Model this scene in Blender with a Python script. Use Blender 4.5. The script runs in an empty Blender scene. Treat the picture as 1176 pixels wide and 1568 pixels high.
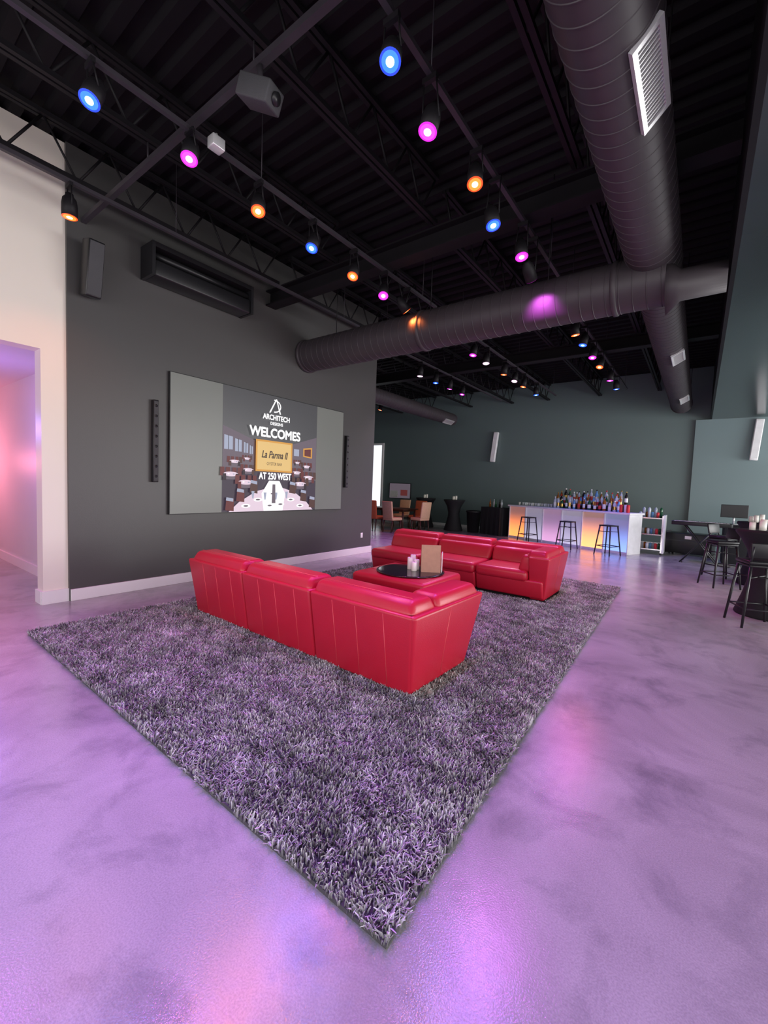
import bpy, bmesh, math, random
import numpy as np
from mathutils import Vector, Matrix
random.seed(7)
S=bpy.context.scene
COL=S.collection
H=1.5
# ---------------------------------------------------------------- materials
def mat(name,col,rough=0.5,metal=0.0,var=0.12,nscale=8.0,bump=0.0,bscale=40.0,coat=0.0,emit=None,estr=0.0,trans=0.0,rvar=0.0,spec=0.5):
    m=bpy.data.materials.new(name); m.use_nodes=True
    nt=m.node_tree; N=nt.nodes; L=nt.links
    p=N['Principled BSDF']
    p.inputs['Roughness'].default_value=rough
    p.inputs['Metallic'].default_value=metal
    p.inputs['Coat Weight'].default_value=coat
    p.inputs['Coat Roughness'].default_value=0.15
    p.inputs['Transmission Weight'].default_value=trans
    p.inputs['Specular IOR Level'].default_value=spec
    tc=N.new('ShaderNodeTexCoord'); nz=N.new('ShaderNodeTexNoise')
    nz.inputs['Scale'].default_value=nscale; nz.inputs['Detail'].default_value=4
    L.new(tc.outputs['Object'],nz.inputs['Vector'])
    mx=N.new('ShaderNodeMix'); mx.data_type='RGBA'
    mx.inputs[6].default_value=(*[c*(1-var) for c in col],1)
    mx.inputs[7].default_value=(*[min(1,c*(1+var)) for c in col],1)
    L.new(nz.outputs['Fac'],mx.inputs[0]); L.new(mx.outputs[2],p.inputs['Base Color'])
    if bump>0:
        n2=N.new('ShaderNodeTexNoise'); n2.inputs['Scale'].default_value=bscale
        b=N.new('ShaderNodeBump'); b.inputs['Strength'].default_value=bump; b.inputs['Distance'].default_value=0.01
        L.new(tc.outputs['Object'],n2.inputs['Vector']); L.new(n2.outputs['Fac'],b.inputs['Height']); L.new(b.outputs[0],p.inputs['Normal'])
    if emit:
        p.inputs['Emission Color'].default_value=(*emit,1); p.inputs['Emission Strength'].default_value=estr
        m.cycles.emission_sampling='NONE'
    return m

def concrete():
    m=bpy.data.materials.new('polished_concrete'); m.use_nodes=True
    nt=m.node_tree; N=nt.nodes; L=nt.links; p=N['Principled BSDF']
    tc=N.new('ShaderNodeTexCoord')
    n1=N.new('ShaderNodeTexNoise'); n1.inputs['Scale'].default_value=0.9; n1.inputs['Detail'].default_value=7; n1.inputs['Roughness'].default_value=0.6; n1.inputs['Distortion'].default_value=0.8
    n2=N.new('ShaderNodeTexNoise'); n2.inputs['Scale'].default_value=2.2; n2.inputs['Detail'].default_value=12; n2.inputs['Roughness'].default_value=0.66; n2.inputs['Distortion'].default_value=0.4
    n3=N.new('ShaderNodeTexNoise'); n3.inputs['Scale'].default_value=160; n3.inputs['Detail'].default_value=2
    for n in (n1,n2,n3): L.new(tc.outputs['Object'],n.inputs['Vector'])
    r1=N.new('ShaderNodeValToRGB'); r1.color_ramp.elements[0].position=0.30; r1.color_ramp.elements[1].position=0.70
    r1.color_ramp.elements[0].color=(0.31,0.305,0.305,1); r1.color_ramp.elements[1].color=(0.54,0.535,0.53,1)
    L.new(n1.outputs['Fac'],r1.inputs[0])
    r2=N.new('ShaderNodeValToRGB'); r2.color_ramp.elements[0].position=0.32; r2.color_ramp.elements[1].position=0.50
    r2.color_ramp.elements[0].color=(0.58,0.58,0.62,1); r2.color_ramp.elements[1].color=(1,1,1,1)
    L.new(n2.outputs['Fac'],r2.inputs[0])
    mx=N.new('ShaderNodeMix'); mx.data_type='RGBA'; mx.blend_type='MULTIPLY'; mx.inputs[0].default_value=0.75
    L.new(r1.outputs[0],mx.inputs[6]); L.new(r2.outputs[0],mx.inputs[7]); 
    r3=N.new('ShaderNodeValToRGB'); r3.color_ramp.elements[0].position=0.3; r3.color_ramp.elements[1].position=0.7
    r3.color_ramp.elements[0].color=(0.78,0.78,0.78,1); r3.color_ramp.elements[1].color=(1,1,1,1)
    L.new(n3.outputs['Fac'],r3.inputs[0])
    m2=N.new('ShaderNodeMix'); m2.data_type='RGBA'; m2.blend_type='MULTIPLY'; m2.inputs[0].default_value=1
    L.new(mx.outputs[2],m2.inputs[6]); L.new(r3.outputs[0],m2.inputs[7]); L.new(m2.outputs[2],p.inputs['Base Color'])
    mr=N.new('ShaderNodeMapRange'); mr.inputs[1].default_value=.3; mr.inputs[2].default_value=.7; mr.inputs[3].default_value=0.11; mr.inputs[4].default_value=0.24
    L.new(n2.outputs['Fac'],mr.inputs[0]); L.new(mr.outputs[0],p.inputs['Roughness'])
    b=N.new('ShaderNodeBump'); b.inputs['Strength'].default_value=0.22; b.inputs['Distance'].default_value=0.003
    L.new(n3.outputs['Fac'],b.inputs['Height']); L.new(b.outputs[0],p.inputs['Normal'])
    return m

M={}
M['floor']=concrete()
M['wallgrey']=mat('charcoal_paint',(0.068,0.066,0.065),0.42,nscale=1.2,var=0.05,bump=0.05,bscale=120)
M['wallteal']=mat('teal_paint',(0.120,0.168,0.166),0.45,nscale=1.0,var=0.05,bump=0.05,bscale=120)
M['wallteal2']=mat('teal_paint_light',(0.16,0.225,0.235),0.4,nscale=1.0,var=0.05)
M['white']=mat('white_paint',(0.82,0.76,0.67),0.45,nscale=2,var=0.03)
M['hallwhite']=mat('hall_paint',(0.70,0.69,0.70),0.45,nscale=2,var=0.03)
M['trim']=mat('white_trim',(0.82,0.81,0.80),0.35,nscale=2,var=0.02)
M['deck']=mat('black_deck',(0.006,0.005,0.007),0.7,nscale=3,var=0.2,spec=.2)
M['steel']=mat('black_steel',(0.009,0.008,0.010),0.55,nscale=5,var=0.2,spec=.25)
M['pipe']=mat('grey_pipe',(0.040,0.035,0.043),0.45,nscale=5,var=0.2,spec=.3)
M['duct']=mat('duct_paint',(0.046,0.038,0.044),0.5,nscale=4,var=0.12,spec=.4)
M['soffit']=mat('soffit_gloss',(0.035,0.052,0.052),0.18,nscale=2,var=0.08)
M['soffitblk']=mat('soffit_black',(0.006,0.006,0.008),0.6,spec=.2)
M['black']=mat('black_plastic',(0.012,0.012,0.014),0.4)
M['blackcloth']=mat('black_spandex',(0.010,0.010,0.013),0.75,bump=0.1)
M['grille']=mat('speaker_grille',(0.05,0.05,0.055),0.6,bump=0.3,bscale=300)
M['alu']=mat('aluminium',(0.75,0.75,0.76),0.3,metal=0.5,var=0.05)
M['chrome']=mat('chrome',(0.8,0.8,0.8),0.12,metal=1.0,var=0.02)
M['leather']=mat('red_leather',(0.52,0.012,0.036),0.38,nscale=3,var=0.12,bump=0.10,bscale=120,coat=0.12)
M['leather2']=mat('red_leather_seam',(0.68,0.08,0.10),0.45)
M['darkwood']=mat('dark_wood',(0.05,0.022,0.012),0.4,nscale=6,var=0.4)
M['glassblk']=mat('black_glass',(0.02,0.015,0.018),0.08)
M['wax']=mat('candle_wax',(0.85,0.82,0.76),0.5,emit=(1,0.9,0.7),estr=0.06)
M['card']=mat('kraft_wood',(0.42,0.26,0.15),0.55,nscale=20,var=0.15)
M['paper']=mat('paper_white',(0.8,0.78,0.74),0.6)
M['cream']=mat('cream_fabric',(0.62,0.42,0.26),0.8,nscale=30,var=0.2)
M['orangef']=mat('rust_fabric',(0.5,0.12,0.05),0.8,nscale=30,var=0.2)
M['barwhite']=mat('bar_white',(0.82,0.82,0.84),0.3)
M['screenbg']=mat('screen_matte',(0.14,0.15,0.135),0.35,nscale=1,var=0.06,emit=(0.5,0.52,0.48),estr=0.10)
M['screendark']=mat('screen_slide',(0.035,0.035,0.04),0.35,emit=(0.5,0.5,0.52),estr=0.08,var=0.03)
def emi(name,c,s): 
    return mat(name,[x*0.3 for x in c],0.5,emit=c,estr=s,var=0.02)
M['blank']=emi('slide_white',(1,1,1),0.9)
M['gold']=emi('slide_gold',(0.75,0.36,0.06),0.7)
M['goldlt']=emi('slide_gold_light',(0.85,0.58,0.22),0.7)
M['slpurple']=emi('slide_mauve',(0.20,0.16,0.20),0.5)
M['sldark']=emi('slide_dark',(0.035,0.02,0.028),0.5)  # dark colour of the slide's window bars and some chairs
M['slred']=emi('slide_red',(0.16,0.035,0.035),0.6)
M['slblue']=emi('slide_blue',(0.36,0.40,0.52),0.8)
M['slpink']=emi('slide_tablecloth',(0.74,0.60,0.70),0.85)

# ---------------------------------------------------------------- mesh tools
class B:
    def __init__(s,name,mats):
        s.bm=bmesh.new(); s.name=name; s.mats=mats
    def _merge(s,t,mi,smooth,xf=None):
        if xf is not None: bmesh.ops.transform(t,matrix=xf,verts=t.verts)
        bmesh.ops.recalc_face_normals(t,faces=t.faces)
        for f in t.faces: f.material_index=mi; f.smooth=smooth
        me=bpy.data.meshes.new('tmp'); t.to_mesh(me); t.free()
        s.bm.from_mesh(me); bpy.data.meshes.remove(me)
    def hexa(s,p,bev=0,seg=2,mi=0,smooth=None):
        t=bmesh.new(); v=[t.verts.new(q) for q in p]
        for f in ((0,1,2,3),(4,5,6,7),(0,1,5,4),(1,2,6,5),(2,3,7,6),(3,0,4,7)): t.faces.new([v[i] for i in f])
        bmesh.ops.recalc_face_normals(t,faces=t.faces)
        if bev>0: bmesh.ops.bevel(t,geom=t.edges[:],offset=bev,segments=seg,profile=0.5,affect='EDGES')
        s._merge(t,mi,bev>0 if smooth is None else smooth)
    def box(s,a,b,bev=0,seg=2,mi=0,xf=None,smooth=None):
        x0,y0,z0=a; x1,y1,z1=b
        p=[(x0,y0,z0),(x1,y0,z0),(x1,y1,z0),(x0,y1,z0),(x0,y0,z1),(x1,y0,z1),(x1,y1,z1),(x0,y1,z1)]
        if xf is not None: p=[xf@Vector(q) for q in p]
        s.hexa(p,bev,seg,mi,smooth)
    def cyl(s,p0,p1,r0,r1=None,seg=12,mi=0,caps=True,smooth=True):
        if r1 is None: r1=r0
        p0=Vector(p0);p1=Vector(p1); d=p1-p0
        t=bmesh.new(); bmesh.ops.create_cone(t,cap_ends=caps,segments=seg,radius1=r0,radius2=r1,depth=d.length)
        q=d.to_track_quat('Z','Y').to_matrix().to_4x4()
        s._merge(t,mi,smooth,Matrix.Translation((p0+p1)/2)@q)
    def lathe(s,prof,c=(0,0,0),seg=24,mi=0,xf=None,smooth=True,caps=True):
        t=bmesh.new(); rings=[]
        for r,z in prof:
            rings.append([t.verts.new((r*math.cos(2*math.pi*i/seg),r*math.sin(2*math.pi*i/seg),z)) for i in range(seg)])
        for a,b in zip(rings[:-1],rings[1:]):
            for i in range(seg): t.faces.new((a[i],a[(i+1)%seg],b[(i+1)%seg],b[i]))
        if caps: t.faces.new(rings[0][::-1]); t.faces.new(rings[-1])
        m=Matrix.Translation(c)
        if xf is not None: m=m@xf
        s._merge(t,mi,smooth,m)
    def poly(s,pts,mi=0):
        t=bmesh.new(); t.faces.new([t.verts.new(q) for q in pts])
        for f in t.faces: f.material_index=mi
        me=bpy.data.meshes.new('tmp'); t.to_mesh(me); t.free(); s.bm.from_mesh(me); bpy.data.meshes.remove(me)
    def done(s,loc=(0,0,0),rz=0,parent=None,mirror=False):
        me=bpy.data.meshes.new(s.name)
        if mirror:
            bmesh.ops.scale(s.bm,vec=(-1,1,1),verts=s.bm.verts); bmesh.ops.reverse_faces(s.bm,faces=s.bm.faces)
        s.bm.to_mesh(me); s.bm.free()
        for m in s.mats: me.materials.append(M[m] if isinstance(m,str) else m)
        o=bpy.data.objects.new(s.name,me); COL.objects.link(o); o.location=loc; o.rotation_euler=(0,0,rz)
        if parent: o.parent=parent
        return o
def inst(o,loc,rz=0):
    c=o.copy(); c.location=loc; c.rotation_euler=(0,0,rz); COL.objects.link(c); return c
def empty(name,loc=(0,0,0)):
    e=bpy.data.objects.new(name,None); e.location=loc; e.empty_display_size=0.1; COL.objects.link(e); return e

# ---------------------------------------------------------------- room shell
CE=5.2; FY=15.2
b=B('floor',['floor']); b.box((-13,-4.2,-0.15),(7.2,15.4,0)); b.done()
b=B('wall_left',['wallgrey']); b.box((-6.12,1.79,0),(-5.92,7.53,CE)); b.done()
b=B('wall_left_white',['white'])
b.box((-6.16,1.55,0),(-5.96,1.79,CE)); b.box((-6.16,-0.9,2.88),(-5.96,1.55,CE)); b.box((-6.16,-4,0),(-5.96,-0.9,CE)); b.done()
b=B('wall_hall_end',['hallwhite']); b.box((-12,1.95,0),(-6.16,2.1,CE)); b.done()
b=B('wall_hall_side',['hallwhite']); b.box((-12,-1.2,0),(-6.16,-1.05,CE)); b.done()
b=B('wall_hall_far',['hallwhite']); b.box((-12.2,-1.2,0),(-12,2.1,CE)); b.done()
b=B('ceiling_hall',['hallwhite']); b.box((-12,-1.05,2.92),(-6.16,1.95,3.05)); b.done()
b=B('wall_back_room_near',['wallgrey']); b.box((-12.8,7.33,0),(-6.12,7.53,CE)); b.done()
b=B('wall_back_room_left',['wallteal']); b.box((-13,7.33,0),(-12.8,FY,CE)); b.done()
b=B('wall_far',['wallteal']); b.box((-13,FY,0),(7.2,FY+0.2,CE)); b.done()
b=B('wall_far_panel',['wallteal2']); b.box((-0.22,FY-0.12,0),(7,FY,3.7)); b.done()
b=B('wall_back',['white'])
b.box((-6.0,-4.2,0),(7.2,-4,0.25)); b.box((-6.0,-4.2,3.3),(7.2,-4,CE))
for x in (-6.0,-2.0,2.4,6.8): b.box((x,-4.2,0.25),(x+0.4,-4,3.3))
b.done()
b=B('wall_right',['white'])
b.box((7,-4,0),(7.2,FY,0.25)); b.box((7,-4,3.2),(7.2,FY,CE))
for y in (-4,0.5,5,9.5,14.6): b.box((7,y,0.25),(7.2,y+0.5,3.2))
b.done()
k=1
for x0,x1 in ((-5.6,-2.0),(-1.6,2.4),(2.8,6.8)):
    b=B('window_%d'%k,['alu']); k+=1
    b.box((x0,-4.14,0.25),(x0+0.06,-4.06,3.3)); b.box((x1-0.06,-4.14,0.25),(x1,-4.06,3.3))
    b.box((x0+.06,-4.14,0.25),(x1-.06,-4.06,0.31)); b.box((x0+.06,-4.14,3.24),(x1-.06,-4.06,3.3)); xm=(x0+x1)/2
    b.box((xm-.03,-4.14,0.31),(xm+.03,-4.06,3.24)); b.done()
for y0,y1 in ((-3.5,0.5),(1.0,5.0),(5.5,9.5),(10.0,14.6)):
    b=B('window_%d'%k,['alu']); k+=1
    b.box((7.06,y0,0.25),(7.14,y0+.06,3.2)); b.box((7.06,y1-.06,0.25),(7.14,y1,3.2))
    b.box((7.06,y0+.06,0.25),(7.14,y1-.06,0.31)); b.box((7.06,y0+.06,3.14),(7.14,y1-.06,3.2)); ym=(y0+y1)/2
    b.box((7.06,ym-.03,0.31),(7.14,ym+.03,3.14)); b.done()
b=B('ceiling',['deck']); t=bmesh.new(); prof=[]; y=-4.2
while y<15.4:
    prof+= [(y,CE),(y+0.10,CE),(y+0.13,CE+0.06),(y+0.22,CE+0.06)]; y+=0.25
prof.append((15.4,CE))
va=[t.verts.new((-13,p[0],p[1])) for p in prof]; vb=[t.verts.new((7.2,p[0],p[1])) for p in prof]
for i in range(len(prof)-1): t.faces.new((va[i],vb[i],vb[i+1],va[i+1]))
b._merge(t,0,False)
b.box((-13,-4.2,CE+0.08),(7.2,15.4,CE+0.2)); b.done()
b=B('ceiling_soffit',['soffit','soffitblk'])
b.box((0.14,-4,3.70),(7,FY,3.76),mi=0); b.box((0.10,-4,3.70),(0.14,FY,CE-0.01),mi=1); b.done()
b=B('baseboard_left',['trim']); b.box((-5.92,1.80,0),(-5.895,7.54,0.14),bev=.004,smooth=False); b.done()
b=B('baseboard_white_pillar',['trim']); b.box((-5.96,1.53,0),(-5.935,1.79,0.15)); b.box((-6.16,1.525,0),(-5.96,1.55,0.15)); b.done()
b=B('baseboard_hall',['trim']); b.box((-11.9,1.925,0),(-6.17,1.95,0.14)); b.done()
b=B('baseboard_far',['trim']); b.box((-12.7,FY-.02,0),(-0.3,FY,0.1)); b.done()
b=B('window_%d'%k,['trim',emi('daylight_glass',(0.9,0.95,1.0),1.2)])
b.box((-12.6,FY-.06,0.5),(-11.35,FY-.01,3.4),mi=0); b.box((-12.5,FY-.07,0.6),(-11.45,FY-.06,3.3),mi=1); b.done()

# ---------------------------------------------------------------- roof steel
def joist(x,y0,y1,zb=4.62,zt=5.17):
    b=B('roof_joist',['steel'])
    for z in (zb,zt-0.05):
        b.box((x-.05,y0,z),(x-.01,y1,z+.045)); b.box((x+.01,y0,z),(x+.05,y1,z+.045))
    n=max(2,int(round((y1-y0)/0.6))); d=(y1-y0)/n
    for i in range(n):
        a=y0+i*d
        b.cyl((x,a,zt-.03),(x,a+d/2,zb+.02),0.013,seg=6); b.cyl((x,a+d/2,zb+.02),(x,a+d,zt-.03),0.013,seg=6)
    return b.done()
for x in (-5.6,-4.35,-2.75,-1.15):
    joist(x,-3.9,4.50); joist(x,4.74,9.58); joist(x,9.82,FY-.1)
for x in (-7.2,-8.8,-10.4): joist(x,7.6,9.58); joist(x,9.82,FY-.1)
def beam(y,x0,x1,zb=4.38,zt=4.62,w=0.2):
    b=B('steel_beam',['steel'])
    b.box((x0,y-w/2,zb),(x1,y+w/2,zb+.02)); b.box((x0,y-w/2,zt-.02),(x1,y+w/2,zt)); b.box((x0,y-.008,zb+.02),(x1,y+.008,zt-.02))
    return b.done()
beam(4.62,-5.91,0.09); beam(9.7,-12.75,0.09)
b=B('ceiling_pipe',['pipe']); b.box((-5.91,1.93,4.40),(0.09,1.98,4.45)); 
for x in (-4.35,-2.75,-1.15): b.cyl((x,1.96,4.45),(x,1.96,4.62),0.008,seg=6)
b.done()
# ---------------------------------------------------------------- ducts
def duct(name,p0,p1,r,pitch=0.13,seg=48):
    b=B(name,['duct']); p0=Vector(p0);p1=Vector(p1);d=p1-p0;Ln=d.length
    prof=[(r,0)]; z=pitch
    while z<Ln-0.02:
        prof+=[(r,z-.007),(r+.004,z-.004),(r+.004,z+.002),(r,z+.005)]; z+=pitch
    prof.append((r,Ln))
    q=d.to_track_quat('Z','Y').to_matrix().to_4x4()
    b.lathe(prof,c=p0,seg=seg,xf=q,smooth=False)
    for f in b.bm.faces: f.smooth=len(f.verts)==4
    for e in b.bm.edges:
        e.smooth=not (len(e.link_faces)==2 and e.calc_face_angle(0)>math.radians(25))
    return b
ZC=3.80; ZL=4.05; XL=-0.56
def ring(b,c,r,axis):
    q=Vector(axis).to_track_quat('Z','Y').to_matrix().to_4x4()
    b.lathe([(r+.001,-.03),(r+.016,-.02),(r+.016,.02),(r+.001,.03)],c=c,seg=40,xf=q,caps=False)
b=duct('air_duct_cross',(-5.915,5.45,ZC),(-0.42,5.45,ZC),0.27)
ring(b,(-5.88,5.45,ZC),.27,(1,0,0)); ring(b,(-0.9,5.45,ZC),.27,(1,0,0)); ring(b,(-3.4,5.45,ZC),.27,(1,0,0))
b.lathe([(0.27,0),(0.155,0.12),(0.15,0.5)],c=(-0.42,5.45,ZC-.10),seg=32,xf=Vector((1,0,0)).to_track_quat('Z','Y').to_matrix().to_4x4())
b.done()
b=duct('air_duct_main',(XL,-3.9,ZL),(XL,5.62,ZL),0.25); b.done()
b=duct('air_duct_main_far',(XL,5.64,ZL-.02),(XL,14.2,ZL-.02),0.24); ring(b,(XL,14.18,ZL-.02),.24,(0,1,0)); b.done()
b=duct('air_duct_side',(-7.1,7.56,3.9),(-7.1,13.4,3.9),0.2); b.done()
b=B('duct_hanger',['steel'])
for y in (0.5,3.5,8,11,13.5):
    b.cyl((XL-.2,y,4.2),(XL-.2,y,5.19),.006,seg=6); b.cyl((XL+.2,y,4.2),(XL+.2,y,5.19),.006,seg=6)
for x in (-5,-3.2,-1.6):
    b.cyl((x,5.25,3.98),(x,5.25,5.19),.006,seg=6)
b.done()
def vent(y0,y1,ang,cx,cz,r,w=0.2):
    b=B('duct_vent_grille',['alu','black'])
    L_=y1-y0; h=0.03
    b.box((-w/2,0,0),(w/2,.03,h)); b.box((-w/2,L_-.03,0),(w/2,L_,h)); b.box((-w/2,.03,0),(-w/2+.03,L_-.03,h)); b.box((w/2-.03,.03,0),(w/2,L_-.03,h))
    b.box((-w/2+.03,.03,0),(w/2-.03,L_-.03,.008),mi=1)
    n=int(L_/0.032)
    for i in range(1,n):
        y=0.03+i*(L_-.06)/n
        b.box((-w/2+.03,y-.004,.004),(w/2-.03,y+.004,.024))
    o=b.done()
    out=Vector((math.cos(ang),0,math.sin(ang))); yv=Vector((0,1,0)); xv=yv.cross(out)
    m=Matrix((xv,yv,out)).transposed().to_4x4()
    o.matrix_world=Matrix.Translation((cx+out.x*(r-.012),y0,cz+out.z*(r-.012)))@m
vent(2.62,3.24,math.radians(-44),XL,ZL,.25,.19)
vent(8.4,9.0,math.radians(-60),XL,ZL-.02,.24,.2); vent(12.2,12.8,math.radians(-60),XL,ZL-.02,.24,.2)
vent(12.6,13.2,math.radians(-50),-7.1,3.9,.2,.18)

# ---------------------------------------------------------------- track lights
COLS={'b':(0.08,0.16,1.0),'m':(0.85,0.12,0.95),'o':(1.0,0.22,0.05),'w':(1.0,0.75,0.9)}
LC={'b':(0.01,0.07,1.0),'m':(0.9,0.02,0.9),'o':(1.0,0.09,0.01),'w':(1.0,0.6,0.9)}
CC={'b':(0.30,0.80,1.0),'m':(1,0.62,1.0),'o':(1.0,0.60,0.22),'w':(1.0,0.9,0.95)}
LENS={k:mat('lens_'+k,(0.05,0.05,0.05),0.2,emit=v,estr=5.0,var=0.01) for k,v in LC.items()}
CORE={k:mat('lens_core_'+k,(0.05,0.05,0.05),0.2,emit=v,estr=8,var=0.01) for k,v in CC.items()}
INN={k:mat('lamp_inner_glow_'+k,(0.03,0.03,0.03),0.2,emit=v,estr=1.2,var=0.01) for k,v in LC.items()}  # lens light falling on the can's inner rim, put in as emission
def tracklight(x,y,z,c,tilt=(0,0),power=60,size=60):
    b=B('track_light',['steel',LENS[c],CORE[c],INN[c]])
    R=Matrix.Rotation(tilt[0],4,'X')@Matrix.Rotation(tilt[1],4,'Y')
    b.lathe([(0.060,-.015),(0.066,-.015),(0.066,0.10),(0.058,0.15),(0.035,0.18),(0.034,0.2)],seg=24,xf=R,mi=0)
    b.lathe([(0.0,-0.020),(0.026,-0.020)],seg=20,xf=R,mi=2,caps=False)
    b.lathe([(0.026,-0.020),(0.052,-.018)],seg=24,xf=R,mi=1,caps=False)
    b.lathe([(0.052,-0.018),(0.065,-.016)],seg=24,xf=R,mi=3,caps=False)
    top=4.298-z
    for sx in (-1,1):
        q=R@Vector((sx*.066,0,.08))
        b.cyl(q,(sx*.05,0,top-.03) if top>.22 else (sx*.05,0,.22),.006,seg=6)
    b.box((-.055,-.015,max(top-.035,.19)),(.055,.015,top if top>.21 else .21))
    o=b.done((x,y,z))
    l=bpy.data.lights.new('beam','SPOT'); l.color=COLS[c]; l.energy=power; l.spot_size=math.radians(size); l.spot_blend=1.0; l.shadow_soft_size=0.06
    lo=bpy.data.objects.new('beam',l); COL.objects.link(lo); lo.parent=o
    lo.matrix_local=R@Matrix.Translation((0,0,-.09))
    return o
P=95
near=[(-3.5,1.2,4.05,'b'),(-3.5,1.9,4.10,'m'),(-3.5,2.57,4.04,'o'),(-3.5,3.26,4.02,'b'),(-3.5,3.93,4.0,'o'),(-3.5,4.54,4.0,'m'),(-3.5,5.08,3.99,'o'),
(-1.66,2.14,4.05,'b'),(-1.66,2.59,3.95,'m'),(-1.66,3.34,4.03,'o'),(-1.66,3.74,3.9,'b'),(-1.66,4.5,3.96,'m'),(-1.66,4.83,3.86,'m'),
(-5.07,1.56,4.0,'o'),(-5.07,0.75,4.0,'m'),(-3.5,0.5,4.05,'m'),(-1.66,1.0,4.05,'m'),(-1.66,0.2,4.05,'b'),(-3.5,-0.3,4.05,'b')]
tl={'b':P*1.35,'m':P*0.85,'o':P*0.60}
for i,(x,y,z,c) in enumerate(near):
    tx=random.uniform(-.45,-.2); ty=random.uniform(-.30,.05)
    pw=tl[c]; sz=120
    if y<1.1 and c=='m': pw*=.75
    if (x,y)==(-5.07,.75): pw=120
    if (x,y)==(-1.66,4.83): tx,ty=0.9,-0.05; sz=75; pw=150
    if (x,y)==(-3.5,5.08): tx,ty=0.65,-0.35; sz=85; pw=40
    if (x,y)==(-1.66,4.5): pw=150
    if (x,y)==(-3.5,2.57): pw=130; ty=-.35; tx=-.3
    if (x,y)==(-5.07,1.56): pw=45; tx,ty=0,0
    tracklight(x,y,z,c,(tx,ty),pw,sz)
far=[(-3.55,7.4,4.0,'m'),(-3.55,8.0,4.0,'w'),(-3.55,8.95,4.0,'o'),(-3.55,9.6,4.0,'w'),(-3.55,10.2,4.0,'o'),(-3.55,11.2,4.0,'b'),
(-1.74,7.25,4.0,'o'),(-1.74,7.8,4.0,'b'),(-1.74,8.6,4.0,'m'),(-1.74,9.3,4.0,'o'),(-1.74,10.5,4.0,'m'),(-1.74,11.4,4.0,'b'),
(-5.2,8.2,4.0,'w'),(-5.2,8.9,4.0,'b'),(-5.2,9.6,4.0,'m'),(-5.2,10.3,4.0,'m'),(-8.6,10.0,4.0,'b'),(-8.6,11.2,4.0,'o')]
for x,y,z,c in far:
    tracklight(x,y,z,c,(random.uniform(-.4,.1),random.uniform(-.2,.2)),{'b':150,'m':180,'o':110,'w':170}[c],100)
def track(x,y0,y1):
    b=B('light_track',['pipe']); b.box((x-.02,y0,4.30),(x+.02,y1,4.335))
    b.box((x-.02,y0,4.345),(x-.012,y1,4.352))
    y=y0+.3
    while y<y1: b.cyl((x,y,4.33),(x,y,5.19),.004,seg=6); y+=2.9
    b.done()
for x in (-5.07,-3.5,-1.66): track(x,-3.5,5.9)
for x in (-5.2,-3.55,-1.74): track(x,6.6,13.0)
track(-8.6,8.5,13)

# ---------------------------------------------------------------- ceiling devices
b=B('ceiling_projector',['grille','black','pipe'])
R=Matrix.Rotation(math.radians(25),4,'Y')@Matrix.Rotation(math.radians(20),4,'Z')
b.box((-.13,-.09,-.07),(.13,.09,.07),bev=.012,mi=0,xf=R); b.cyl(R@Vector((.12,0,0)),R@Vector((.15,0,0)),.04,mi=1,seg=20)
b.cyl((0,0,.05),(0,0,.19),.02,mi=2); b.done((-2.66,1.95,4.21))
b=B('junction_box',['alu']); b.box((-.045,-.055,-.045),(.045,.055,.045),bev=.008); b.cyl((0,0,.04),(0,0,.08),.01); b.done((-3.36,2.05,4.24))
b=B('wall_speaker',['black','grille','pipe'])
R=Matrix.Rotation(math.radians(12),4,'Y')
b.hexa([R@Vector(q) for q in [(-.04,-.10,-.3),(.12,-.08,-.3),(.12,.08,-.3),(-.04,.10,-.3),(-.04,-.10,.3),(.12,-.08,.3),(.12,.08,.3),(-.04,.10,.3)]],bev=.015,mi=0)
b.box((.118,-.07,-.28),(.13,.07,.28),mi=1,xf=R)
b.box((-.155,-.03,-.05),(.0,.03,.05),mi=2)
b.done((-5.76,1.98,3.85))
b=B('projector_screen_housing',['black','steel'])
b.box((-5.915,2.58,4.02),(-5.60,2.62,4.42)); b.box((-5.915,4.02,4.02),(-5.60,4.06,4.42)); b.box((-5.915,2.62,4.02),(-5.62,4.02,4.22),bev=.02,mi=0)
b.box((-5.915,2.62,4.36),(-5.60,4.02,4.42),mi=1); b.box((-5.915,2.62,4.22),(-5.88,4.02,4.36),mi=1); b.cyl((-5.7,2.62,4.29),(-5.7,4.02,4.29),.04); b.done()

def slim(name,y,z0,z1):
    b=B(name,['black','grille']); b.box((-5.918,y-.035,z0),(-5.85,y+.035,z1),bev=.008,mi=0); b.box((-5.852,y-.027,z0+.02),(-5.845,y+.027,z1-.02),mi=1)
    for i in range(8):
        zz=z0+.08+i*(z1-z0-.16)/7; b.cyl((-5.846,y,zz),(-5.842,y,zz),.018,mi=0,seg=12)
    return b.done()
slim('column_speaker',2.75,1.44,2.53); slim('column_speaker',6.58,1.44,2.50)
for x in (-6.2,1.12):
    b=B('wall_column_speaker',['barwhite','grille'])
    R=Matrix.Rotation(math.radians(4),4,'Y')@Matrix.Rotation(math.radians(-4),4,'X')
    b.box((-.09,-.16,-.55),(.09,-.04,.55),bev=.02,mi=0,xf=R); b.box((-.03,-.05,-.1),(.03,.0,.1),mi=1); b.box((-.07,-.168,-.5),(.07,-.158,.5),mi=0,xf=R)
    b.done((x,FY-(.12 if x>0 else 0),3.08))

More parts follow.
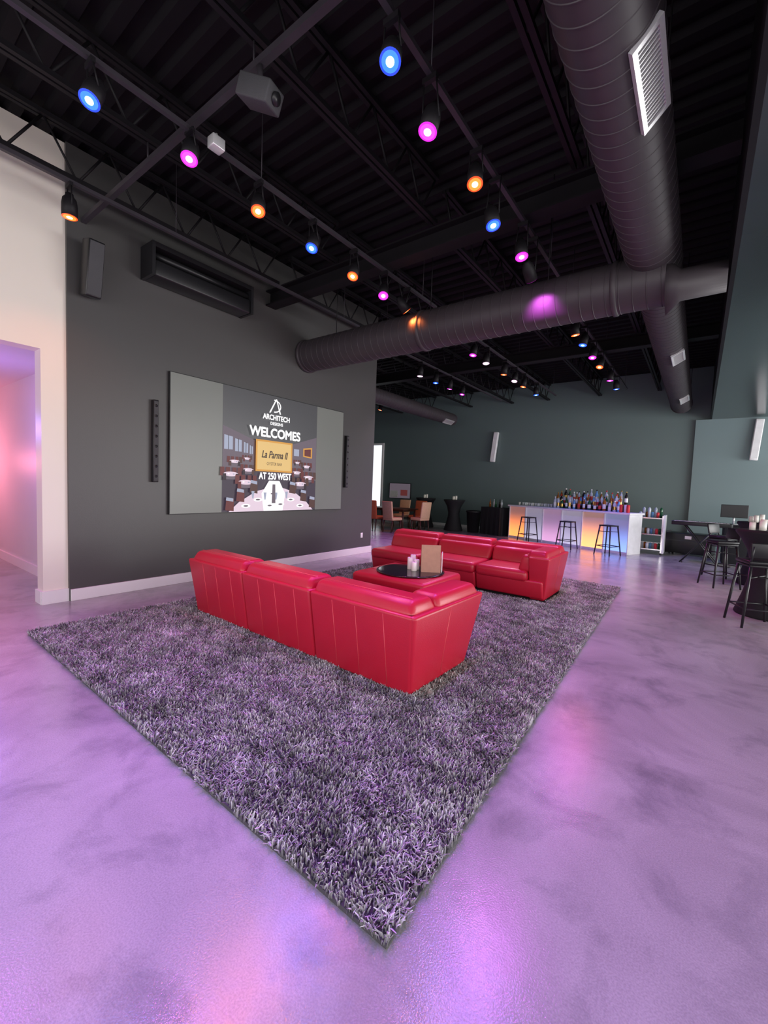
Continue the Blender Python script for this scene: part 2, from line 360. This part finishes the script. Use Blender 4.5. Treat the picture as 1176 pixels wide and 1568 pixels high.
# ---------------------------------------------------------------- video screen
SX=-5.87
scr=empty('video_wall_screen',(-5.90,4.70,1.97))
def child(b):
    o=b.done(); o.parent=scr; o.matrix_parent_inverse=Matrix.Translation(-scr.location); return o
b=B('screen_frame',['black']); b.box((-5.919,2.94,0.995),(SX-.004,6.45,2.955),bev=.004,smooth=False); child(b)
b=B('screen_panel',['screenbg','screendark'])
b.box((SX-.004,2.95,1.005),(SX,3.74,2.945),mi=0); b.box((SX-.004,3.742,1.005),(SX,5.708,2.945),mi=1); b.box((SX-.004,5.71,1.005),(SX,6.44,2.945),mi=0); child(b)
b=B('slide_picture',['slpurple','sldark','slred','slblue','slpink','gold','goldlt','blank',emi('slide_brown',(.10,.045,.035),.6),emi('slide_floor',(.06,.045,.07),.6)])
def q(y0,z0,y1,z1,mi,l=1): 
    x=SX+.0006*l; b.poly([(x,y0,z0),(x,y1,z0),(x,y1,z1),(x,y0,z1)],mi)
def pg(pts,mi,l=1): b.poly([(SX+.0006*l,y,z) for y,z in pts],mi)
def el(y,z,a,c,mi,l,n=20): pg([(y+a*math.cos(2*math.pi*i/n),z+c*math.sin(2*math.pi*i/n)) for i in range(n)],mi,l)
q(3.745,1.01,5.705,1.75,9,1)
pg([(3.745,1.75),(5.705,1.75),(5.705,2.22),(5.1,2.16),(4.3,2.16),(3.745,2.34)],8,1)
pg([(3.745,2.34),(4.32,2.17),(4.32,1.72),(3.745,1.55)],0,2); pg([(5.705,2.36),(5.10,2.17),(5.10,1.72),(5.705,1.55)],0,2)
for y0,y1,za,zb in ((3.77,3.92,1.98,2.20),(3.96,4.08,1.96,2.16),(4.12,4.20,1.95,2.12),(4.23,4.29,1.94,2.08)): 
    pg([(y0,za),(y1,za),(y1,zb-.02),(y0,zb)],3,3); ym=(y0+y1)/2; pg([(ym-.005,za),(ym+.005,za),(ym+.005,zb),(ym-.005,zb)],1,4)
pg([(5.38,1.98),(5.60,1.96),(5.60,2.16),(5.38,2.13)],5,3); pg([(5.41,2.0),(5.57,1.985),(5.57,2.13),(5.41,2.11)],2,4)
pg([(5.16,1.98),(5.28,1.98),(5.28,2.10),(5.16,2.10)],3,3)
rs=random.Random(5)
def diner(y,z,s,l):
    for dy in (-1.05,-.35,.45,1.1):
        pg([(y+dy*s-.28*s,z-.2*s),(y+dy*s+.28*s,z-.2*s),(y+dy*s+.24*s,z+.75*s),(y+dy*s-.24*s,z+.75*s)],rs.choice([2,8,2]),l)
    pg([(y-.9*s,z),(y+.9*s,z),(y+.65*s,z-.6*s),(y-.65*s,z-.6*s)],0,l+1); el(y,z,.95*s,.26*s,4,l+2)
    el(y-.3*s,z+.02*s,.12*s,.06*s,7,l+3); el(y+.35*s,z,.12*s,.06*s,3,l+3)
    for dy in (-.8,.8):
        pg([(y+dy*s-.22*s,z-.7*s),(y+dy*s+.22*s,z-.7*s),(y+dy*s+.2*s,z+.05*s),(y+dy*s-.2*s,z+.05*s)],rs.choice([1,8,2]),l+4)
l=5
for (y,z,s) in ((4.18,1.86,.07),(5.24,1.86,.07),(3.95,1.80,.10),(5.46,1.80,.10),(4.2,1.68,.11),(5.22,1.68,.11),(3.88,1.60,.14),(5.50,1.60,.14),(4.15,1.48,.15),(5.30,1.48,.15)):
    diner(y,z,s,l); l+=5
T=l+1
pg([(3.84,1.01),(4.02,1.16),(4.35,1.34),(4.52,1.38),(4.66,1.36),(4.60,1.01)],4,T); pg([(4.74,1.01),(4.72,1.36),(4.9,1.40),(5.15,1.34),(5.45,1.16),(5.62,1.01)],4,T)
pg([(4.45,1.30),(4.60,1.52),(4.82,1.52),(4.95,1.30),(4.90,1.01),(4.50,1.01)],7,T+1)
for y,z,sg in ((4.05,1.28,1),(5.38,1.28,-1),(4.30,1.42,1),(5.12,1.42,-1),(3.86,1.14,1),(5.60,1.16,-1)):
    pg([(y-.08,z-.10),(y+.07,z-.12),(y+.07,z+.07),(y-.06,z+.09)],2 if y<4.2 else 8,T+2); pg([(y-.07,z+.05),(y+.06,z+.03),(y+.06,z+.08),(y-.06,z+.10)],3,T+3)
for y,z in ((4.15,1.10),(4.38,1.20),(4.62,1.10),(4.85,1.12),(5.08,1.20),(5.30,1.09),(4.68,1.30)):
    el(y,z,.085,.03,7,T+4); el(y,z,.045,.014,0,T+5)
for y,z in ((4.28,1.22),(4.52,1.20),(4.98,1.22),(4.75,1.20)):
    pg([(y-.012,z),(y+.012,z),(y+.03,z+.12),(y-.03,z+.12)],3,T+6)
pg([(4.66,1.14),(4.74,1.14),(4.73,1.46),(4.67,1.46)],0,T+7)
q(4.32,1.67,5.09,2.19,5,T+8); q(4.35,1.70,5.06,2.16,6,T+9)
pg([(4.60,2.66),(4.63,2.66),(4.76,2.90),(4.735,2.90)],7,4); pg([(4.74,2.90),(4.76,2.90),(4.85,2.66),(4.82,2.66)],7,4)
prev=None
for i in range(13):
    a=-math.pi/2+math.pi*i/12; p=((4.70+.15*math.cos(a)),2.78+.11*math.sin(a),(4.70+.13*math.cos(a)),2.78+.09*math.sin(a))
    if prev: pg([(prev[0],prev[1]),(p[0],p[1]),(p[2],p[3]),(prev[2],prev[3])],7,5)
    prev=p
TOPX=SX+.0006*(T+14)
child(b)
def text(s_,y,z,width,height,m='blank',name='slide_text',shear=0,bold=0):
    c=bpy.data.curves.new('t','FONT'); c.body=s_; c.align_x='CENTER'; c.align_y='CENTER'; c.size=height*1.4; c.shear=shear
    o=bpy.data.objects.new('t',c); COL.objects.link(o); bpy.context.view_layer.update()
    me=bpy.data.meshes.new_from_object(o.evaluated_get(bpy.context.evaluated_depsgraph_get())); bpy.data.objects.remove(o)
    xs=[v.co.x for v in me.vertices]; w=max(xs)-min(xs); k=width/w
    for v in me.vertices: v.co=Vector((0,v.co.x*k,v.co.y))
    me.materials.clear(); me.materials.append(M[m])
    offs=[(0,0)]+([(bold*a,bold*c2) for a,c2 in ((1,0),(-1,0),(0,1),(0,-1),(.7,.7),(-.7,.7),(.7,-.7),(-.7,-.7))] if bold else [])
    for i,(a,c2) in enumerate(offs):
        t=bpy.data.objects.new(name,me); COL.objects.link(t); t.parent=scr; t.location=Vector((TOPX+.0003*i,y+a,z+c2))-scr.location
text('ARCHITECH',4.73,2.575,0.56,0.085,bold=.004); text('DESIGNS',4.73,2.475,0.26,0.05,bold=.002)
text('WELCOMES',4.73,2.31,1.06,0.15,bold=.008)
text('La Parma II',4.70,1.95,0.55,0.12,'darkwood',shear=.3,bold=.003); text('OYSTER BAR',4.70,1.80,0.32,0.05,'darkwood')
text('AT 250 WEST',4.73,1.59,0.68,0.11,bold=.005)

# ---------------------------------------------------------------- rug
RC=[(-0.72,1.07),(-0.92,7.60),(-4.96,7.62),(-4.93,1.165)]
b=B('shag_rug',[mat('rug_backing',(0.07,0.065,0.075),0.9)])
b.hexa([(x,y,0) for x,y in RC]+[(x,y,.018) for x,y in RC]); rug=b.done()
rng=np.random.default_rng(5)
n=380000
u=rng.uniform(-.002,1.002,n); v=rng.uniform(-.001,1.001,n)
def bil(k): return (1-u)*(1-v)*RC[0][k]+(1-u)*v*RC[1][k]+u*v*RC[2][k]+u*(1-v)*RC[3][k]
X=bil(0); Y=bil(1)
foot=[(-4.45,-1.55,2.55,3.45),(-4.5,-1.55,5.72,6.6),(-3.38,-2.42,4.05,4.86)]
keep=np.ones(n,bool)
for a,b_,c,d in foot: keep&=~((X>a)&(X<b_)&(Y>c)&(Y<d))
X=X[keep];Y=Y[keep];n=len(X)
def field(sx,seed):
    r=np.random.default_rng(seed); f=0
    for i in range(9):
        k=r.normal(0,sx,2); f=f+np.sin(k[0]*X+k[1]*Y+r.uniform(0,6.28))
    return f/3
a=field(7,1)*1.0+field(40,2)*1.6+rng.normal(0,1.3,n)
lean=np.clip(0.014+0.005*field(12,3)+rng.normal(0,.006,n),0.0,.035)
ln=np.clip(0.036+.006*rng.normal(0,1,n)+.006*field(25,4),.02,.055)
w=rng.uniform(.0020,.0045,n)
dx=np.cos(a);dy=np.sin(a)
wa=rng.uniform(0,math.pi,n); wx=np.cos(wa)*w; wy=np.sin(wa)*w
z0=.012
V=np.empty((n,6,3))
V[:,0]=np.stack([X-wx,Y-wy,np.full(n,z0)],1); V[:,1]=np.stack([X+wx,Y+wy,np.full(n,z0)],1)
mx_=X+dx*lean*.4; my_=Y+dy*lean*.4; mz=z0+ln*.6
V[:,2]=np.stack([mx_+wx,my_+wy,mz],1); V[:,3]=np.stack([mx_-wx,my_-wy,mz],1)
tx=X+dx*lean*1.25; ty=Y+dy*lean*1.25; tz=z0+ln*(1-lean*6)
V[:,4]=np.stack([tx+wx*.5,ty+wy*.5,tz],1); V[:,5]=np.stack([tx-wx*.5,ty-wy*.5,tz],1)
me=bpy.data.meshes.new('pile'); me.vertices.add(n*6); me.vertices.foreach_set('co',V.reshape(-1))
idx=np.arange(n)[:,None]*6
F=np.concatenate([idx+np.array([0,1,2,3]),idx+np.array([3,2,4,5])],1).reshape(-1)
me.loops.add(n*8); me.loops.foreach_set('vertex_index',F.astype(np.int32))
me.polygons.add(n*2); me.polygons.foreach_set('loop_start',np.arange(0,n*8,4,dtype=np.int32)); me.polygons.foreach_set('loop_total',np.full(n*2,4,np.int32))
me.update(); me.validate()
at=me.attributes.new('shade','FLOAT','POINT')
sh=np.clip(rng.beta(2.0,2.2,n)+.13*field(20,6)+.08*field(6,8),0,1)
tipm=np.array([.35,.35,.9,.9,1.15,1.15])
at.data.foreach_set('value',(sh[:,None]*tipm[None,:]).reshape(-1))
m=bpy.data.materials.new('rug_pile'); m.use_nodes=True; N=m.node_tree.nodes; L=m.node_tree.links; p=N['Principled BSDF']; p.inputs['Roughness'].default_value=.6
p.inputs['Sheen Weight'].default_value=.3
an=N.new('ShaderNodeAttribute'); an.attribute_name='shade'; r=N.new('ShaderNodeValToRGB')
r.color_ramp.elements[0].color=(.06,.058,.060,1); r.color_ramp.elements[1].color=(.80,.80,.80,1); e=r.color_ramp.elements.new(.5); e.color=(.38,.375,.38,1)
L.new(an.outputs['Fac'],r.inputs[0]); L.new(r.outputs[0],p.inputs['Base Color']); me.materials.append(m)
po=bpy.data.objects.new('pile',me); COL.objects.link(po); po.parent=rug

# ---------------------------------------------------------------- sofas
def sofa(loc,rz,mirror):
    b=B('red_leather_sofa',['leather','leather2','black'])
    w=.97; g=.006
    def bk(z): return .02-.09*(z-.025)/.60
    for i in range(3):
        x0=i*w+g; x1=(i+1)*w-g
        last=i==2
        e=.06 if last else 0
        b.hexa([(x0,.02,.025),(x1,.02,.025),(x1,.26,.025),(x0,.26,.025),(x0-(.05 if i==0 else 0),-.07,.625),(x1+e,-.07,.625),(x1+e,.22,.625),(x0-(.05 if i==0 else 0),.22,.625)],.022,4)
        b.hexa([(x0,.22,.05),(x1,.22,.05),(x1,.88,.05),(x0,.88,.05),(x0,.22,.30),(x1,.22,.30),(x1,.94,.30),(x0,.94,.30)],.03,3)
        xs=x1-(.2 if last else 0)
        b.box((x0+.005,.25,.27),(xs,.975,.43),bev=.06,seg=5)
        b.hexa([(x0+.01,.2,.40),(xs,.2,.40),(xs,.42,.40),(x0+.01,.42,.40),(x0+.01,.14,.64),(xs,.14,.64),(xs,.33,.64),(x0+.01,.33,.64)],.06,5)
        b.hexa([(x0-(.03 if i==0 else 0),-.05,.60),(x1+e-.01,-.05,.60),(x1+e-.01,.30,.60),(x0-(.03 if i==0 else 0),.30,.60),
                (x0+.015,.0,.715),(x1+e-.045,.0,.715),(x1+e-.045,.24,.715),(x0+.015,.24,.715)],.045,6)
        for f in (.27,.52,.80):
            x=x0+(x1-x0)*f
            b.cyl((x,bk(.06)-.0005,.06),(x,bk(.60)-.0005,.60),.0026,seg=6,mi=1)
        b.cyl((x0+.03,.06,.7155),(x1-.03,.06,.7155),.0028,seg=6,mi=1)
    W=3*w
    b.hexa([(W-.2,.03,.025),(W,.03,.025),(W,.84,.025),(W-.2,.84,.025),(W-.2,-.05,.625),(W+.08,-.065,.625),(W+.08,.98,.625),(W-.2,.98,.625)],.022,4)
    b.hexa([(W-.24,.27,.60),(W+.06,.27,.60),(W+.06,.96,.60),(W-.24,.96,.60),(W-.2,.29,.71),(W+.02,.29,.71),(W+.02,.91,.71),(W-.2,.91,.71)],.045,6)
    b.hexa([(W-.36,.3,.40),(W-.18,.3,.40),(W-.18,.93,.40),(W-.36,.93,.40),(W-.30,.3,.64),(W-.14,.3,.64),(W-.14,.93,.64),(W-.30,.93,.64)],.05,5)
    b.cyl((W+.006,.42,.07),(W+.0775,.42,.60),.0028,seg=6,mi=1)
    return b.done(loc,rz,mirror=mirror)
sofa((-4.45,2.53,0),-.030,False)
sofa((-4.50,6.68,0),math.pi,True)
b=B('red_leather_ottoman',['leather','leather2','black'])
b.hexa([(-.47,-.42,.025),(.47,-.42,.025),(.47,.42,.025),(-.47,.42,.025),(-.52,-.46,.30),(.52,-.46,.30),(.52,.46,.30),(-.52,.46,.30)],.02,3)
b.box((-.53,-.47,.28),(.53,.47,.43),bev=.055,seg=5)
for y in (-.15,.15): b.cyl((-.47,y,.431),(.47,y,.431),.0028,seg=6,mi=1)
b.done((-2.9,4.46,0))
TZ=.434
b=B('round_serving_tray',['glassblk','chrome']); b.lathe([(.40,0),(.43,.006),(.43,.016),(.40,.018),(.0,.018)],seg=48,mi=0,caps=False); b.lathe([(.0,0),(.40,0)],seg=48,caps=False); b.done((-2.88,4.50,TZ))
b=B('candle_group',['wax','black'])
for x,y,h in ((0,0,.15),(.08,.03,.13),(-.02,.10,.17),(.10,-.06,.11)):
    b.lathe([(.032,0),(.034,.004),(.034,h-.004),(.030,h),(.012,h-.01)],c=(x,y,0),seg=20,mi=0); b.cyl((x,y,h-.01),(x,y,h+.012),.0015,seg=5,mi=1)
b.done((-2.92,4.55,TZ+.018))
b=B('menu_holder',['card','paper'])
b.hexa([(-.12,-.08,0),(.12,-.08,0),(.12,-.07,0),(-.12,-.07,0),(-.12,-.005,.33),(.12,-.005,.33),(.12,.0,.33),(-.12,.0,.33)],mi=0)
b.hexa([(-.12,.07,0),(.12,.07,0),(.12,.08,0),(-.12,.08,0),(-.12,.0,.33),(.12,.0,.33),(.12,.005,.33),(-.12,.005,.33)],mi=0)
b.box((-.12,-.075,0),(.12,.075,.008),mi=0); b.hexa([(.13,-.05,0),(.14,-.05,0),(.16,.09,0),(.15,.09,0),(.13,-.05,.24),(.14,-.05,.24),(.16,.09,.24),(.15,.09,.24)],mi=1)
b.done((-2.66,4.62,TZ+.018),math.radians(35))

# ---------------------------------------------------------------- bar
p0=Vector((-4.91,13.47,0)); p1=Vector((-1.36,12.09,0)); d=p1-p0; BL=d.length; ba=math.atan2(d.y,d.x)
def glowpanel(name,c,zc,s,base=(.5,.5,.54)):
    m=bpy.data.materials.new(name); m.use_nodes=True; N=m.node_tree.nodes; L=m.node_tree.links; p=N['Principled BSDF']
    p.inputs['Base Color'].default_value=(*base,1); p.inputs['Roughness'].default_value=.3
    tc=N.new('ShaderNodeTexCoord'); sp=N.new('ShaderNodeSeparateXYZ'); L.new(tc.outputs['Object'],sp.inputs[0])
    mr=N.new('ShaderNodeMapRange'); mr.inputs[1].default_value=0.05; mr.inputs[2].default_value=zc; mr.inputs[3].default_value=s; mr.inputs[4].default_value=.18; mr.interpolation_type='SMOOTHSTEP'
    L.new(sp.outputs[2],mr.inputs[0]); L.new(mr.outputs[0],p.inputs['Emission Strength']); p.inputs['Emission Color'].default_value=(*c,1)
    return m
gp=[glowpanel('bar_glow_orange',(1,.24,.03),.9,2.2),glowpanel('bar_glow_white',(.8,.75,1),.8,.6),glowpanel('bar_glow_pink',(.95,.45,.8),.8,.8),glowpanel('bar_glow_amber',(1,.34,.04),.9,2.2),glowpanel('bar_glow_blue',(.20,.40,1),.8,1.3)]
b=B('illuminated_bar_counter',['barwhite']+gp+['chrome'])
nseg=6; sw=BL/nseg
for i in range(nseg):
    b.box((i*sw+.015,.03,.06),((i+1)*sw-.015,.06,1.0),mi=1+[0,1,2,1,3,4][i])
    b.box((i*sw-.015 if i else 0,.0,.0),(i*sw+.015,.07,1.0),mi=0)
b.box((BL-.015,0,0),(BL,.07,1.0)); b.box((0,.02,0),(BL,.07,.06)); b.box((0,.07,0),(.03,.62,1.0)); b.box((BL-.03,.07,0),(BL,.62,1.0))
b.box((-.04,-.05,1.0),(BL+.04,.66,1.05),bev=.01,smooth=False); b.box((.03,.3,.5),(BL-.03,.62,.53))
b.done(p0,ba)
def barpt(x,y,z): return Matrix.Translation(p0)@Matrix.Rotation(ba,4,'Z')@Vector((x,y,z))
b=B('bottle_riser',['glassblk']); b.box((1.35,.36,0),(BL-.35,.48,.10)); b.box((1.35,.48,0),(BL-.35,.62,.20)); b.done(barpt(0,0,1.051),ba)
bm_=[mat('glass_green',(.02,.10,.04),.08),mat('glass_amber',(.30,.10,.02),.08),mat('glass_clear',(.55,.60,.62),.06),mat('label_white',(.8,.8,.75),.5),mat('label_red',(.6,.03,.03),.5),mat('glass_blue',(.15,.35,.6),.08),mat('cap_gold',(.6,.4,.1),.3,metal=.8),mat('glass_dark',(.02,.015,.015),.08)]
b=B('liquor_bottles',bm_)
rs=random.Random(11)
for row,yy,zz in ((0,.29,0),(1,.42,.10),(2,.55,.20)):
    x=1.42+rs.uniform(0,.1)
    while x<BL-.40:
        h=rs.uniform(.26,.38); r=rs.uniform(.034,.047); g=rs.choice([0,1,2,2,5,7,1,2]); nk=h*.62
        b.lathe([(r*.9,zz),(r,zz+.01),(r,zz+nk),(r*.75,zz+nk+.03),(r*.35,zz+nk+.06),(r*.33,zz+h-.03)],c=(x,yy,0),seg=12,mi=g)
        b.lathe([(r*.42,zz+h-.035),(r*.42,zz+h)],c=(x,yy,0),seg=10,mi=rs.choice([6,7,4,3]))
        b.lathe([(r+.001,zz+nk*.25),(r+.001,zz+nk*.75)],c=(x,yy,0),seg=12,mi=rs.choice([3,3,4,6]),caps=False)
        x+=rs.uniform(.10,.17)
b.done(barpt(0,0,1.052),ba)
b=B('cocktail_glasses',[mat('tumbler_glass',(.75,.78,.8),.05),'paper'])
for i in range(16):
    x=.1+.08*i; b.lathe([(.028,0),(.036,.09),(.033,.09),(.025,.008)],c=(x,.35+.08*(i%3),0),seg=12,mi=i%5==0)
b.done(barpt(0,0,1.051),ba)
b=B('drink_cans',bm_)
for i in range(3): b.lathe([(.03,0),(.04,.01),(.04,.19),(.03,.20)],c=(.09*i,(i%2)*.05,0),seg=12,mi=[4,3,4][i])
b.done(barpt(BL-.30,.14,1.051),ba)

def stool_geo(name,h=.74,back=False):
    b=B(name,['black'])
    b.box((-.16,-.16,h-.03),(.16,.16,h),bev=.012)
    L4=[(-1,-1),(1,-1),(1,1),(-1,1)]
    for sx,sy in L4: b.cyl((sx*.21,sy*.21,0),(sx*.14,sy*.14,h-.02),.014,.018,seg=8)
    k=.19
    for i in range(4):
        a=L4[i];c=L4[(i+1)%4]; b.cyl((a[0]*k,a[1]*k,.22),(c[0]*k,c[1]*k,.22),.010,seg=6)
    b.cyl((-.155,-.155,h-.16),(.155,.155,h-.16),.008,seg=6); b.cyl((-.155,.155,h-.16),(.155,-.155,h-.16),.008,seg=6)
    if back:
        b.box((-.17,-.17,h),(.17,.17,h+.05),bev=.02)
        for sx in(-1,1): b.cyl((sx*.15,.15,h),(sx*.15,.2,h+.22),.012,seg=8)
        b.hexa([(-.17,.15,h+.08),(.17,.15,h+.08),(.17,.18,h+.08),(-.17,.18,h+.08),(-.18,.18,h+.26),(.18,.18,h+.26),(.18,.21,h+.26),(-.18,.21,h+.26)],.012)
    return b
s0=stool_geo('bar_stool').done((-4.05,12.75,0),ba)
inst(s0,(-2.80,12.12,0),ba+.2); inst(s0,(-1.75,11.75,0),ba-.1)
def cocktail(loc):
    b=B('cocktail_table',['blackcloth','black'])
    b.lathe([(.33,.0),(.34,.02),(.27,.25),(.21,.5),(.20,.62),(.25,.85),(.33,1.0),(.38,1.07),(.385,1.09),(.37,1.105),(0.01,1.105)],seg=32,mi=0)
    return b.done(loc)
c0=cocktail((-8.45,14.1,0)); inst(c0,(-7.05,13.75,0)); inst(c0,(.80,7.35,0)); inst(c0,(.95,9.9,0))
b=B('candle_group',['wax','black'])
for x,y,h in ((0,0,.12),(.08,.03,.14),(-.06,.08,.10)): b.lathe([(.034,0),(.034,h),(.01,h-.01)],c=(x,y,0),seg=16)
cg=b.done((.82,9.8,1.107)); inst(cg,(-8.5,14.1,1.107)); inst(cg,(-7.05,13.7,1.107)); inst(cg,(.68,7.3,1.107),1)
s1=stool_geo('high_back_bar_stool',.74,True).done((.36,9.2,0),math.radians(-60))
inst(s1,(.62,6.70,0),math.radians(200)); inst(s1,(.42,10.4,0),math.radians(60))
b=B('draped_service_table',['blackcloth']); 
t=bmesh.new(); n=60; ring0=[];ring2=[]
def rect(i,n,a,c):
    s=4*i/n; k=int(s); f=s-k
    return [(-a+2*a*f,-c),(a,-c+2*c*f),(a-2*a*f,c),(-a,c-2*c*f)][k]
for i in range(n):
    x,y=rect(i,n,.42,.3); ring2.append(t.verts.new((x,y,.92)))
    kk=1.03+.03*math.sin(i*1.7); ring0.append(t.verts.new((x*kk,y*kk,.0))); 
for i in range(n): t.faces.new((ring0[i],ring0[(i+1)%n],ring2[(i+1)%n],ring2[i]))
t.faces.new(ring2); t.faces.new(ring0[::-1]); b._merge(t,0,False); b.done((-5.5,13.85,0),ba)
b=B('waste_bin',['black']); b.lathe([(.18,0),(.2,.01),(.25,.7),(.27,.7),(.27,.74),(.24,.76),(.23,.70)],seg=24); b.lathe([(.24,.70),(.01,.68)],seg=24,caps=False); b.done((-6.3,13.8,0))
b=B('liquor_bottles',bm_)
for i in range(5): b.lathe([(.035,0),(.035,.15),(.012,.21),(.012,.27)],c=(-.3+.13*i,.05*(i%2),0),seg=12,mi=[1,2,0,7,2][i])
b.done((-5.5,13.85,.921),ba)
b=B('bar_cart',['barwhite','chrome','glassblk']); 
for x in(-.28,.28):
    for y in(-.2,.2): b.box((x-.015,y-.015,.05),(x+.015,y+.015,1.0),mi=1); b.lathe([(.025,-.02),(.03,0),(.025,.02)],c=(x,y,.03),seg=10,xf=Matrix.Rotation(math.pi/2,4,'Y'),mi=2)
for z in(.12,.5,.92): b.box((-.3,-.22,z),(.3,.22,z+.025),mi=1)
b.box((.3,-.24,.05),(.34,.24,1.02),mi=0)
b.done((-.98,13.0,0))
b=B('bar_cart_glassware',bm_)
for z in(.146,.526,.946):
    for i in range(8): b.lathe([(.03,0),(.035,.12+.1*(z>.9)*(i%2)),(.012,.14+.12*(z>.9)*(i%2))],c=(-.22+.063*i,.1*((i%3)-1),z),seg=10,mi=[2,2,1,2,5,2,4,0][i])
b.done((-.98,13.0,0))
b=B('equipment_case',['black','grille','alu']); b.box((-.5,-.3,.04),(.5,.3,.56),bev=.012,mi=0)
for x in(-.5,.5):
    for z in(.04,.56): b.box((x-.02,-.31,z-.02),(x+.02,.31,z+.02),mi=1)
b.box((-.48,-.308,.36),(.48,-.302,.38),mi=1); b.box((-.07,-.315,.42),(.07,-.3,.50),mi=2)
for x in(-.4,.4):
    for y in(-.2,.2): b.cyl((x-.02,y,.025),(x+.02,y,.025),.025,seg=10,mi=1)
b.done((-.12,13.7,0),math.radians(-8))
b=B('keyboard_piano',['black','paper']); b.box((-.55,-.16,.86),(.55,.16,.95),bev=.01,mi=0); b.box((-.5,-.15,.951),(.5,-.02,.957),mi=1)
for i in range(36):
    if i%7 not in(2,6): b.box((-.49+i*.0275+.02,-.09,.956),(-.49+i*.0275+.033,-.02,.966),mi=0)
for s_ in(-1,1): b.box((-.3*s_-.015,-.14,0),( -.3*s_+.015,-.11,.03)); b.cyl((-.35*s_,-.12,.0),(.3*s_,-.12,.86),.014,seg=8); b.cyl((-.35*s_,.12,.0),(.3*s_,.12,.86),.014,seg=8)
b.done((.08,12.0,0),math.radians(-6))
b=B('dj_table',['blackcloth']); b.box((-.55,-.35,0),(.55,.35,.88),bev=.02); b.box((-.57,-.37,.88),(.57,.37,.90)); b.done((1.05,12.9,0))
b=B('computer_monitor',['black','slblue','alu']); b.box((-.25,-.02,.16),(.25,.02,.46),bev=.006,mi=0); b.box((-.24,-.024,.17),(.24,-.02,.45),mi=0); b.cyl((0,.01,.0),(0,.01,.2),.02,mi=2); b.box((-.12,-.08,0),(.12,.08,.012),mi=2); b.done((.68,12.85,.901))
b=B('dj_mixer',['black','alu']); b.box((-.25,-.15,0),(.25,.15,.06),bev=.006)
for i in range(5): b.cyl((-.2+.1*i,0,.06),(-.2+.1*i,0,.085),.015,mi=1,seg=10)
b.done((1.25,12.75,.901))
def chair(f,loc,rz):
    b=B('dining_chair',[f,'darkwood']); b.box((-.23,-.23,.40),(.23,.23,.50),bev=.03,seg=3); b.hexa([(-.22,.17,.46),(.22,.17,.46),(.22,.24,.46),(-.22,.24,.46),(-.23,.25,1.02),(.23,.25,1.02),(.23,.31,1.02),(-.23,.31,1.02)],.025,3)
    for x in(-.19,.19): b.cyl((x,-.19,0),(x,-.19,.41),.016,.024,seg=8,mi=1); b.cyl((x,.24,0),(x,.19,.41),.016,.024,seg=8,mi=1)
    b.box((-.19,-.20,.36),(.19,-.17,.41),mi=1)
    return b.done(loc,rz)
chair('cream',(-8.0,11.3,0),math.radians(170)); chair('orangef',(-8.75,11.3,0),math.radians(185)); chair('cream',(-7.45,12.1,0),math.radians(-100)); chair('orangef',(-8.1,12.95,0),0); chair('cream',(-8.8,12.95,0),0)
b=B('dining_table',['darkwood']); b.box((-.8,-.45,.72),(.8,.45,.76),bev=.008)
for x in(-.7,.7):
    for y in(-.36,.36): b.cyl((x,y,0),(x,y,.72),.03,.035,seg=10)
b.box((-.7,-.36,.66),(.7,.36,.72)); b.done((-8.6,12.1,0))
b=B('wall_television',['black','slpurple','slred','paper']); b.box((-.55,-.06,-.33),(.55,0,.33),bev=.006); b.box((-.53,-.064,-.31),(.53,-.06,.31),mi=1)
b.box((-.5,-.067,-.28),(-.1,-.064,.0),mi=3); b.box((.05,-.067,-.2),(.4,-.064,.05),mi=2); b.done((-10.4,FY,1.32))
b=B('wall_outlet',['trim']); b.box((-.0,-.035,-.055),(.006,.035,.055),bev=.002); b.done((-5.92,7.2,.4))

# ---------------------------------------------------------------- lights
def area(name,loc,target,sx,sy,power,col):
    l=bpy.data.lights.new(name,'AREA'); l.shape='RECTANGLE'; l.size=sx; l.size_y=sy; l.energy=power; l.color=col
    o=bpy.data.objects.new(name,l); COL.objects.link(o); o.location=loc
    o.rotation_euler=(Vector(target)-Vector(loc)).to_track_quat('-Z','Y').to_euler()
area('daylight_storefront',(0.5,-3.9,2.0),(0.5,10,2.6),11,2.6,300,(1.0,.95,.93))
area('daylight_side_near',(6.9,1,1.7),(-6,1,1.6),8,2.8,330,(1.0,.95,.94))
area('daylight_side_far',(6.9,10.5,1.7),(-6,10.5,1.2),8,2.8,700,(1.0,.98,.98))
def point(name,loc,power,col,r=.1):
    l=bpy.data.lights.new(name,'POINT'); l.energy=power; l.color=col; l.shadow_soft_size=r
    o=bpy.data.objects.new(name,l); COL.objects.link(o); o.location=loc
point('hall_lamp_magenta',(-9.8,1.1,1.7),48,(1,.25,.35)); point('hall_lamp_blue',(-7.2,1.1,2.1),22,(.35,.18,1))
W=bpy.data.worlds.new('sky'); S.world=W; W.use_nodes=True
W.node_tree.nodes['Background'].inputs[0].default_value=(.8,.9,1,1); W.node_tree.nodes['Background'].inputs[1].default_value=.6
S.view_settings.view_transform='Standard'; S.view_settings.look='None'; S.view_settings.exposure=0

# ---------------------------------------------------------------- camera
cam=bpy.data.cameras.new('camera'); co=bpy.data.objects.new('camera',cam); COL.objects.link(co); S.camera=co
cam.sensor_fit='VERTICAL'; cam.sensor_height=36; cam.sensor_width=27; cam.lens=14.92; cam.clip_start=.05
fw=Vector((-.5937,.8024,-.0610)).normalized(); rt=Vector((.8020,.5962,.0367)); rt=(rt-fw*rt.dot(fw)).normalized(); up=rt.cross(fw)
m=Matrix((rt,up,-fw)).transposed().to_4x4(); co.matrix_world=Matrix.Translation((0,0,H))@m
